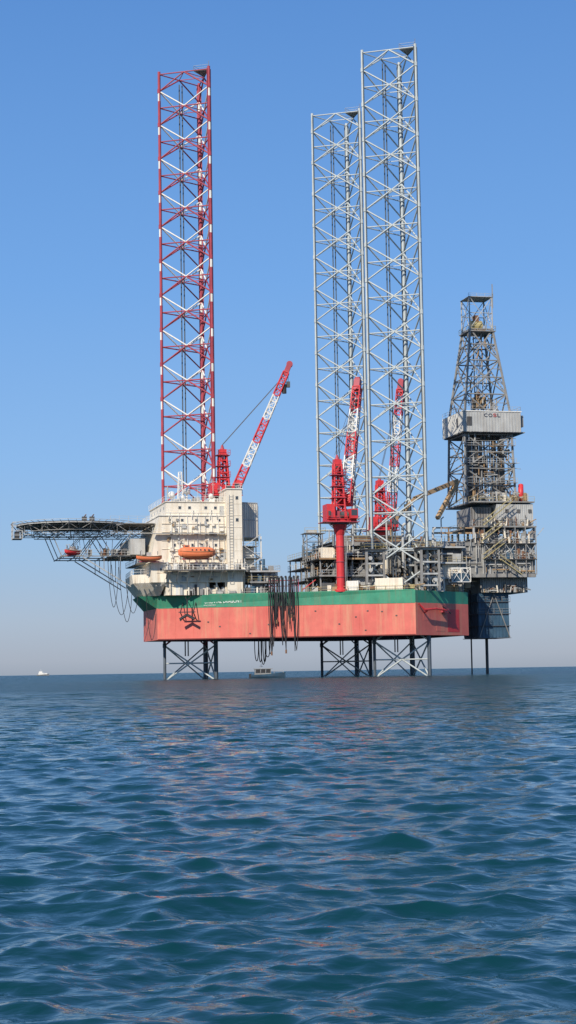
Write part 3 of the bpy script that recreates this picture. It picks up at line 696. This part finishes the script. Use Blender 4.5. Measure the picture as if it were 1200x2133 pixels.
m=MB(); m.beam((DX+2.9,-2.8,84),(DX+2.9,-2.8,89.6),.13,M_GREY); m.obj('derrick_top_aerial',derrick)
m=MB()
def boxbeam(a,b,w,hh,mm):
    a=Vector(a);b=Vector(b);d=(b-a);L=d.length;d.normalize();s=d.cross(Vector((0,0,1))).normalized();u=s.cross(d)
    m.obox((a+b)/2,d*L/2,s*w/2,u*hh/2,mm)
a=rl(22.6,6,33.5);bq=rl(27,6,38.2);cq=rl(37.2,14,42.8);dq=rl(32,8,34.0)
boxbeam(a,bq,.8,.8,M_OCHRE); boxbeam(bq,cq,.8,.9,M_OCHRE); boxbeam(cq,dq,.8,.8,M_OCHRE)
m.beam(rl(37.2,14,42.8),rl(36.8,14,38),.2,M_OCHRE); m.beam(rl(25.5,7,29.5),rl(25.5,7,36.5),.5,M_LGREY,12); m.beam(rl(25.5,7,36.5),rl(25.5,7,37.1),.75,M_YEL,12)
m.box(11,22,-9.2,-8.9,31.2,31.6,M_OCHRE); m.box(11,22,-9.2,-8.9,32.4,32.7,M_OCHRE)
for x in (11.2,14.8,18.4,21.8): m.box(x-.1,x+.1,-9.15,-8.95,29.4,32.4,M_OCHRE)
m.obj('pipe_handling_gantry',rig,'rusty brown bent gantry arm leading to the derrick')
m=MB()
for t in (7.6,10.4):
    m.beam(HF(t,.05,16.2),HF(t,2.4,14.2),.12,M_BLACK); m.beam(HF(t,.05,12.6),HF(t,2.4,14.0),.12,M_BLACK)
m.beam(HF(7.2,2.4,14.1),HF(10.8,2.4,14.1),.14,M_BLACK)
m.beam(HF(9,2.2,16.6),HF(9,2.2,13.4),.16,M_BLACK); m.beam(HF(7.4,2.3,12.6),HF(9,2.3,13.5),.3,M_BLACK,6); m.beam(HF(10.6,2.3,12.6),HF(9,2.3,13.5),.3,M_BLACK,6)
m.beam(HF(8.2,1.2,17.6),HF(9,2.2,16.5),.08,M_BLACK); m.beam(HF(9.8,1.2,17.6),HF(9,2.2,16.5),.08,M_BLACK)
m.obj('anchor_rack',rig,'black anchor rack bracketed to the hull side')
m=MB()
m.tube([CF(.8,.3,14.9),CF(2.2,.8,13.6),CF(6,1.0,13.9),CF(10,1.0,13.6)],.2,M_CRANE); m.tube([CF(3,.05,13.0),CF(3,.9,13.4)],.16,M_CRANE)
m.beam(CF(8.5,1.0,14.4),CF(11.5,1.0,13.0),.16,M_BLACK); m.obox(CF(10,.6,13.6),dC*.9,nC*.5,Vector((0,0,.4)),M_DRED)
m.obj('fairlead_bracket',rig)
m=MB()
for t in np.linspace(26.3,32.4,8):
    m.beam(HF(t,-.6,ZT),HF(t,-.6,20.8),.1,M_DRED); m.beam(HF(t,-.6,20.8),HF(t,.5,20.9),.14,M_BLACK)
    m.sphere(tuple(HF(t,.1,21.1)),.26,M_BLACK,nu=8,nv=5)
m.beam(HF(26,-.6,20.4),HF(32.6,-.6,20.4),.13,M_DRED); m.beam(HF(26,-.6,19.2),HF(32.6,-.6,19.2),.1,M_DRED)
m.beam(HF(33,-1,18.2),HF(36,-1,20.4),.1,M_CRANE)
m.obj('hose_rack',rig)

# ================================================================== separate things hanging from / standing on the rig
def W_(v): return lw(v.x,v.y,v.z)
for i in range(19):
    t=26.4+5.6*i/18+U(-.2,.2); zb=random.choice([U(4.8,8),U(9.5,13),U(8.6,12),U(10,15)]); wdt=U(.2,.7) if zb>8.5 else U(.5,1.0); off=.35+U(0,.4)
    pts=[]; ph1=U(0,6)
    for k in range(19):
        u=k/18
        s=u/.5 if u<.5 else (1-u)/.5
        z=21-(21-zb)*(s**.6)
        tt=t-wdt*math.cos(math.pi*u)*.5+.12*math.sin(u*8+ph1)
        pts.append(W_(HF(tt,off+.12*math.sin(u*7+i*2),z)))
    m=MB(); m.tube(pts,U(.055,.09),M_BLACK)
    if i%5==0: m.beam(pts[9]-Vector((0,0,.5)),pts[9]+Vector((0,0,.3)),.2,M_RUST,8)
    m.obj('transfer_hose',None,'black rubber hose looped over the red hull side','hose','hoses hanging from the rig')
for i in range(6):
    x0=-28.6+i*.65+U(-.15,.15); z1=U(1.9,5.4); wdt=U(.5,1.2); pts=[]
    for k in range(13):
        u=k/12; z=ZB-(ZB-z1)*math.sin(math.pi*u)**.6; pts.append(lw(x0-wdt*math.cos(math.pi*u)*.6,-6+i*.2,z))
    m=MB(); m.tube(pts,.09,M_BLACK); m.obj('transfer_hose',None,'black rubber hose hanging below the hull bottom','hose','hoses hanging from the rig')
for i,(xa,za,xb,zb,dip) in enumerate(((-60.5,24.5,-57,19.6,11.6),(-59,26,-56.2,18.5,9.0),(-61.3,26,-59,24,14.5),(-57.5,21.5,-54.9,18,12.6),(-53.4,18,-51.3,14,6.6))):
    pts=[]
    for k in range(17):
        u=k/16; zl=za+(zb-za)*u; z=zl-(min(za,zb)-dip)*math.sin(math.pi*u)**.7; pts.append(lw(xa+(xb-xa)*u,-8.2+(-1.5 if i==4 else 0),z))
    m=MB(); m.tube(pts,.06,M_BLACK); m.obj('transfer_hose',None,'thin black hose drooping from the bow platform','hose','hoses hanging from the rig')

def lifeboat(loc,rot,L,Bm,Hh,lab,canopy=True,mcol=M_ORNG):
    e=empty('lifeboat',loc,rot,lab,'lifeboat','lifeboats carried on the rig')
    def prof(top):
        secs=[]
        for i in range(13):
            u=-1+2*i/12; x=u*L/2; tp=(1-abs(u)**2.6)**.5 if abs(u)<1 else 0; tp=max(tp,.12)
            ring_=[]
            for k in range(12):
                a=math.pi*k/11
                if top: y=math.cos(a)*Bm/2*tp*.97; z=max(0,math.sin(a))**.6*Hh*.36*(tp**.7)
                else: y=-math.cos(a)*Bm/2*tp; z=-(max(0,math.sin(a))**.75)*Hh*.5*(.55+.45*tp)+ .25*u*u
                if top: z+=.25*u*u
                ring_.append((x,y,z))
            secs.append(ring_)
        return secs
    m=MB(); m.loft(prof(False),mcol); m.box(-L*.4,L*.4,-.06,.06,-Hh*.5-.12,-Hh*.45,M_DRED); m.obj('boat_hull',e)
    m=MB(); m.tube([(-L/2*.98,0,.27)]+[(x,-Bm/2*((1-abs(2*x/L)**2.6)**.5)-.05,.02+.25*(2*x/L)**2) for x in np.linspace(-L*.45,L*.45,11)]+[(L/2*.98,0,.27)],.05,M_OCHRE); m.obj('fender_rope',e)
    if canopy:
        m=MB(); m.loft(prof(True),mcol); m.obj('canopy',e)
        m=MB(); m.box(-L*.36,-L*.2,-.5,.5,Hh*.3,Hh*.5,mcol); m.box(-L*.365,-L*.361,-.4,.4,Hh*.38,Hh*.47,M_GLASS); m.box(-L*.33,-L*.23,-.53,-.501,Hh*.38,Hh*.47,M_GLASS); m.obj('helm_cupola',e)
        for x in np.linspace(-L*.15,L*.3,5):
            m=MB(); m.box(x-.15,x+.15,-Bm*.5,-Bm*.425,Hh*.1,Hh*.19,M_GLASS)
            m.obj('side_window',e)
    else:
        m=MB(); m.box(-.5,.4,-.4,.4,0,.9,M_LGREY); m.obj('helm_console',e)
        m=MB(); m.beam((-L*.3,-.6,0),(-L*.3,-.6,1.3),.06,M_LGREY); m.beam((-L*.3,.6,0),(-L*.3,.6,1.3),.06,M_LGREY); m.beam((-L*.3,-.6,1.3),(-L*.3,.6,1.3),.06,M_LGREY); m.obj('roll_bar',e)
    for x in (-L*.34,L*.34):
        m=MB(); m.beam((x,0,Hh*.2),(x,0,Hh*.58),.08,M_DGREY); m.obj('lifting_hook',e)
    return e
lifeboat(lw(-43.9,-17.9,26.5),PH,7.8,2.8,2.9,'orange enclosed lifeboat slung beside the cream quarters')
lifeboat(lw(-53.6,-15.6,25.7),PH,5.4,2.0,2.0,'small open orange rescue boat by the bow quarters',canopy=False)
lifeboat(lw(-68.6,-7.3,27.5),PH+math.radians(30),4.2,1.9,1.9,'small orange-red rescue boat on the platform under the helideck',canopy=False,mcol=M_CRANE)

def container(loc,rot,L,Wd,Hh,mm,lab):
    e=MB()
    e.box(-L/2,L/2,-Wd/2,Wd/2,.12,Hh-.05,mm); e.ribs_y(-L/2,L/2,-Wd/2,.2,Hh-.1,mm,.35,d=.05,w=.14)
    for x in (-L/2,L/2):
        for y in (-Wd/2,Wd/2): e.box(x-.09,x+.09,y-.09,y+.09,0,Hh,mm)
    o=e.obj('cargo_container',None,lab,'container','cargo units on the rig deck'); o.location=loc; o.rotation_euler=(0,0,rot)
    d=MB(); 
    for s in (-1,1): d.box(-L/2-.05,-L/2-.003,s*Wd/4-Wd/4+.1,s*Wd/4+Wd/4-.1,.25,Hh-.2,mm); d.beam((-L/2-.09,s*.3,.3),(-L/2-.09,s*.3,Hh-.3),.03,M_GREY)
    d.obj('container_door',o)
    return o
aF=PH+math.atan2(dF.y,dF.x)
container(W_(HF(51.5,-1.8,ZT)),aF,5.6,2.3,2.7,M_CREAM,'large cream cargo container by the deck rail')
container(W_(HF(43.9,-1.8,ZT)),aF,2.2,2.0,2.3,M_WHITE,'small white cargo container by the deck rail')
container(lw(-16.0,-19,25.0),PH,2.8,2.2,2.4,M_CREAM,'cream container on top of the machinery module')
container(W_(HF(38.6,-2.2,ZT)),aF,2.6,2.0,2.0,M_DGREY,'dark grey container beside the red crane')
for (X,Y,Z,L) in ((36.1,3,19.8,4.2),(30.5,-2,ZT,3.0)):
    m=MB()
    for z in (0,3.0):
        for y in (-1,1): m.beam((-L/2,y,z),(L/2,y,z),.1,M_WHITE)
        for x in (-L/2,L/2): m.beam((x,-1,z),(x,1,z),.1,M_WHITE)
    for x in (-L/2,0,L/2):
        for y in (-1,1): m.beam((x,y,0),(x,y,3.0),.1,M_WHITE)
    for s in (-L/2,0):
        m.beam((s,-1,0),(s+L/2,-1,3),.07,M_WHITE); m.beam((s,-1,3),(s+L/2,-1,0),.07,M_WHITE)
    m.box(-L/2+.3,L/2-.3,-.7,.7,.1,1.9,M_BLUE)
    o=m.obj('tank_frame',None,'white framed dark blue transport tank on deck','tank','cargo units on the rig deck'); o.location=(X+.5,Y,Z); o.rotation_euler=(0,0,PH)

# ---------------- crew boat under the rig
def boat_hull(m,L,Bm,H,mat_,sheer=.4):
    secs=[]
    for i in range(15):
        u=i/14; x=-L/2+L*u; w=Bm/2*(1-max(0,(u-.45)/.55)**2.2)*(.9+.1*min(1,u*4)); w=max(w,.04); zt=H*.62+sheer*u*u*1.6
        secs.append([(x,-w,zt),(x-0,-w*.92,zt*.4),(x,-w*.7,-.1),(x,0,-.45+.3*u),(x,w*.7,-.1),(x,w*.92,zt*.4),(x,w,zt)])
    m.loft(secs,mat_)
e=empty('crew_boat',(-4.8,4,.05),math.radians(4),'small dark crew boat with cabin floating beneath the rig','boat')
m=MB(); boat_hull(m,7.4,2.5,1.1,M_BLUE,.3); m.obj('boat_hull',e)
m=MB(); m.box(-2.9,.6,-1.0,1.0,.5,1.0,M_GREY)
for x in (-2.8,-1.7,-.6,.5):
    for y in (-.95,.95): m.box(x-.06,x+.06,y-.06,y+.06,1.0,1.85,M_GREY)
m.box(-3.1,.9,-1.1,1.1,1.85,1.97,M_GREY); m.obj('cabin',e)
for x in (-2.25,-1.15,-.05):
    m=MB(); m.box(x-.44,x+.44,-.96,-.93,1.02,1.83,M_BLACK); m.obj('window',e)
m=MB(); m.beam((-1.5,0,1.97),(-1.5,0,3.0),.06,M_LGREY); m.box(-1.9,-1.1,-.3,.3,2.4,2.5,M_LGREY); m.obj('mast',e)
m=MB(); m.rail([(1.2,-.9,.9),(3.2,-.4,1.0)],M_LGREY,h=.6); m.obj('bow_rail',e)
m=MB(); m.box(-4.1,-3.6,-.4,.4,-.2,.9,M_BLACK); m.obj('outboard_engine',e)
# ---------------- distant ship
D=3600.0; e=empty('distant_ship',(-514/3626*(D),D-370,0),.15,'small white ship far off near the horizon','ship')
m=MB(); boat_hull(m,26,6,3.4,M_GREY,1.2); m.obj('ship_hull',e)
m=MB(); m.box(-9,2,-2.6,2.6,2.1,6.0,M_WHITE); m.box(-8,-1,-2.3,2.3,6.0,9.0,M_WHITE); m.box(3,9,-2.2,2.2,2.6,5.2,M_WHITE); m.obj('superstructure',e)
m=MB(); m.beam((-4,0,9),(-4,0,13),.3,M_WHITE); m.obj('mast',e)

# ------------------------------------------------------------------ sea
rs=np.random.RandomState(11)
CX,CY,CH=0.0,-370.0,1.4
ang=np.concatenate([np.radians(np.arange(-180,-17,3.0)),np.radians(np.linspace(-14.5,14.5,461)),np.radians(np.arange(18,180,3.0))])
ra=list(np.geomspace(.6,3.0,10)); 
while ra[-1]<150: ra.append(ra[-1]*1.0032)
while ra[-1]<45000: ra.append(ra[-1]*1.09)
ra=np.array(ra); na,nr=len(ang),len(ra)
RR,AA=np.meshgrid(ra,ang,indexing='ij')
X=CX+RR*np.sin(AA); Y=CY+RR*np.cos(AA); Z=np.zeros_like(X); DXX=np.zeros_like(X); DYY=np.zeros_like(X); UNR=np.zeros_like(X)
spr=np.gradient(ra)[:,None]*np.ones_like(X)
dang=np.gradient(ang)[None,:]*RR
sp=np.maximum(spr,dang)
K=150
lam=np.exp(rs.uniform(math.log(.11),math.log(2.2),K))
th=math.radians(-82)+rs.normal(0,.70,K)
for i in range(K):
    l=lam[i]; slope=.037 if l<.9 else .020
    a=slope*l/(2*math.pi)*1.25; k=2*math.pi/l; ph=rs.uniform(0,6.28)
    fade=np.clip(l/(sp*2.4)-1,0,1)
    d=(math.cos(th[i]),math.sin(th[i]))
    p=k*(X*d[0]+Y*d[1])+ph
    g=.55+.45*np.sin(.16*k*(X*d[1]-Y*d[0])*1.3+ph*3)*np.cos(.11*p)
    Z+=a*g*fade*np.sin(p); c=a*g*fade*np.cos(p)*1.0; DXX+=d[0]*c; DYY+=d[1]*c
    UNR+=(1-fade)/K
X2=X+DXX; Y2=Y+DYY
verts=np.stack([X2,Y2,Z],-1).reshape(-1,3)
verts=np.vstack([verts,[[CX,CY,0]]])
i0=np.arange(nr-1)[:,None]; j0=np.arange(na)[None,:]; j1=(j0+1)%na
quads=np.stack([i0*na+j0,(i0)*na+j1,(i0+1)*na+j1,(i0+1)*na+j0],-1).reshape(-1,4)
tris=np.stack([np.full(na,nr*na),(np.arange(na)+1)%na,np.arange(na)],-1)
me=bpy.data.meshes.new('sea')
nv=len(verts); nq=len(quads); ntr=len(tris)
me.vertices.add(nv); me.vertices.foreach_set('co',verts.ravel())
loops=np.concatenate([quads[:,::-1].ravel(),tris[:,::-1].ravel()]); me.loops.add(len(loops)); me.loops.foreach_set('vertex_index',loops.astype(np.int32))
me.polygons.add(nq+ntr); ls=np.concatenate([np.arange(nq)*4,nq*4+np.arange(ntr)*3]); me.polygons.foreach_set('loop_start',ls.astype(np.int32))
me.polygons.foreach_set('use_smooth',np.ones(nq+ntr,dtype=bool))
me.update(calc_edges=True); me.validate()
if me.polygons[nq//2].normal.z<0: me.flip_normals()
at=me.attributes.new('fine_ripple','FLOAT','POINT'); at.data.foreach_set('value',np.append(UNR.ravel(),0).astype(np.float32))
sea=bpy.data.objects.new('sea',me); COL.objects.link(sea); sea['kind']='structure'
m=bpy.data.materials.new('sea_water'); m.use_nodes=True; nt=m.node_tree;N=nt.nodes;L=nt.links; b=N['Principled BSDF']
b.inputs['Base Color'].default_value=(.003,.036,.042,1); b.inputs['IOR'].default_value=1.33
g=N.new('ShaderNodeNewGeometry'); mp=N.new('ShaderNodeMapping'); mp.inputs['Scale'].default_value=(.8,1.25,1); mp.inputs['Rotation'].default_value=(0,0,.2)
L.new(g.outputs['Position'],mp.inputs[0])
n1=N.new('ShaderNodeTexNoise'); n1.inputs['Scale'].default_value=7; n1.inputs['Detail'].default_value=3; n1.inputs['Distortion'].default_value=.6
n2=N.new('ShaderNodeTexNoise'); n2.inputs['Scale'].default_value=.7; n2.inputs['Detail'].default_value=6; n2.inputs['Distortion'].default_value=.4
L.new(mp.outputs[0],n1.inputs['Vector']); L.new(mp.outputs[0],n2.inputs['Vector'])
av=N.new('ShaderNodeAttribute'); av.attribute_name='fine_ripple'
def rng(lo,hi,a=0,b_=1):
    q=N.new('ShaderNodeMapRange'); q.inputs[1].default_value=a; q.inputs[2].default_value=b_; q.inputs[3].default_value=lo; q.inputs[4].default_value=hi; L.new(av.outputs['Fac'],q.inputs[0]); return q.outputs[0]
L.new(rng(.03,.24,.4,1),b.inputs['Roughness']); L.new(rng(.65,.32,.5,1),b.inputs['Specular IOR Level'])
b1=N.new('ShaderNodeBump'); b1.inputs['Distance'].default_value=.04; b1.inputs['Strength'].default_value=.3
b2=N.new('ShaderNodeBump'); b2.inputs['Strength'].default_value=.9; L.new(rng(.02,2.2,.25,1),b2.inputs['Distance'])
L.new(n1.outputs['Fac'],b1.inputs['Height']); L.new(n2.outputs['Fac'],b2.inputs['Height']); L.new(b2.outputs[0],b1.inputs['Normal']); L.new(b1.outputs[0],b.inputs['Normal'])
me.materials.append(m)

# ------------------------------------------------------------------ light and sky
to_sun=Vector((-.42,-.91,0)).normalized(); EL=math.radians(38)
w=bpy.data.worlds.new('World'); scene.world=w; w.use_nodes=True; nt=w.node_tree;N=nt.nodes;L=nt.links
bg=N['Background']; bg.inputs[1].default_value=.1
sky=N.new('ShaderNodeTexSky'); sky.sky_type='NISHITA'; sky.sun_disc=False; sky.sun_elevation=EL; sky.sun_rotation=math.atan2(to_sun.x,to_sun.y)
sky.air_density=1.0; sky.dust_density=.6; sky.ozone_density=3.0
tc=N.new('ShaderNodeTexCoord'); sx=N.new('ShaderNodeSeparateXYZ'); L.new(tc.outputs['Generated'],sx.inputs[0])
cr=N.new('ShaderNodeValToRGB'); L.new(sx.outputs['Z'],cr.inputs[0])
el=cr.color_ramp.elements
stops=[(0,(.32,.38,.49)),(.008,(.37,.43,.55)),(.03,(.38,.48,.64)),(.07,(.31,.50,.77)),(.12,(.25,.48,.85)),(.22,(.17,.40,.83)),(.37,(.105,.29,.70)),(1,(.05,.15,.42))]
el[0].position=0; el[0].color=(*stops[0][1],1); el[1].position=1; el[1].color=(*stops[-1][1],1)
for p,c in stops[1:-1]:
    q=el.new(p); q.color=(*c,1)
vm=N.new('ShaderNodeVectorMath'); vm.operation='SCALE'; vm.inputs['Scale'].default_value=10; L.new(cr.outputs[0],vm.inputs[0])
mx=N.new('ShaderNodeMix'); mx.data_type='RGBA'; mx.inputs[0].default_value=.85; L.new(sky.outputs[0],mx.inputs[6]); L.new(vm.outputs[0],mx.inputs[7])
L.new(mx.outputs[2],bg.inputs[0])
sl=bpy.data.lights.new('sun','SUN'); sl.energy=4.8; sl.angle=math.radians(.5); sl.color=(1,.92,.80)
so=bpy.data.objects.new('sun',sl); COL.objects.link(so)
d=Vector((to_sun.x*math.cos(EL),to_sun.y*math.cos(EL),math.sin(EL)))
so.rotation_euler=d.to_track_quat('Z','Y').to_euler(); so.location=(-50,-200,150)

# ------------------------------------------------------------------ camera
cam=bpy.data.cameras.new('camera'); co=bpy.data.objects.new('camera',cam); COL.objects.link(co)
cam.sensor_width=36; cam.lens=61.2; cam.clip_end=80000; cam.clip_start=.1
co.matrix_world=Matrix.Translation((CX,CY,CH))@Matrix.Rotation(math.radians(90+5.22),4,'X')@Matrix.Rotation(math.radians(-.93),4,'Z')
scene.camera=co
scene.view_settings.view_transform='Standard'; scene.view_settings.look='None'; scene.view_settings.exposure=0
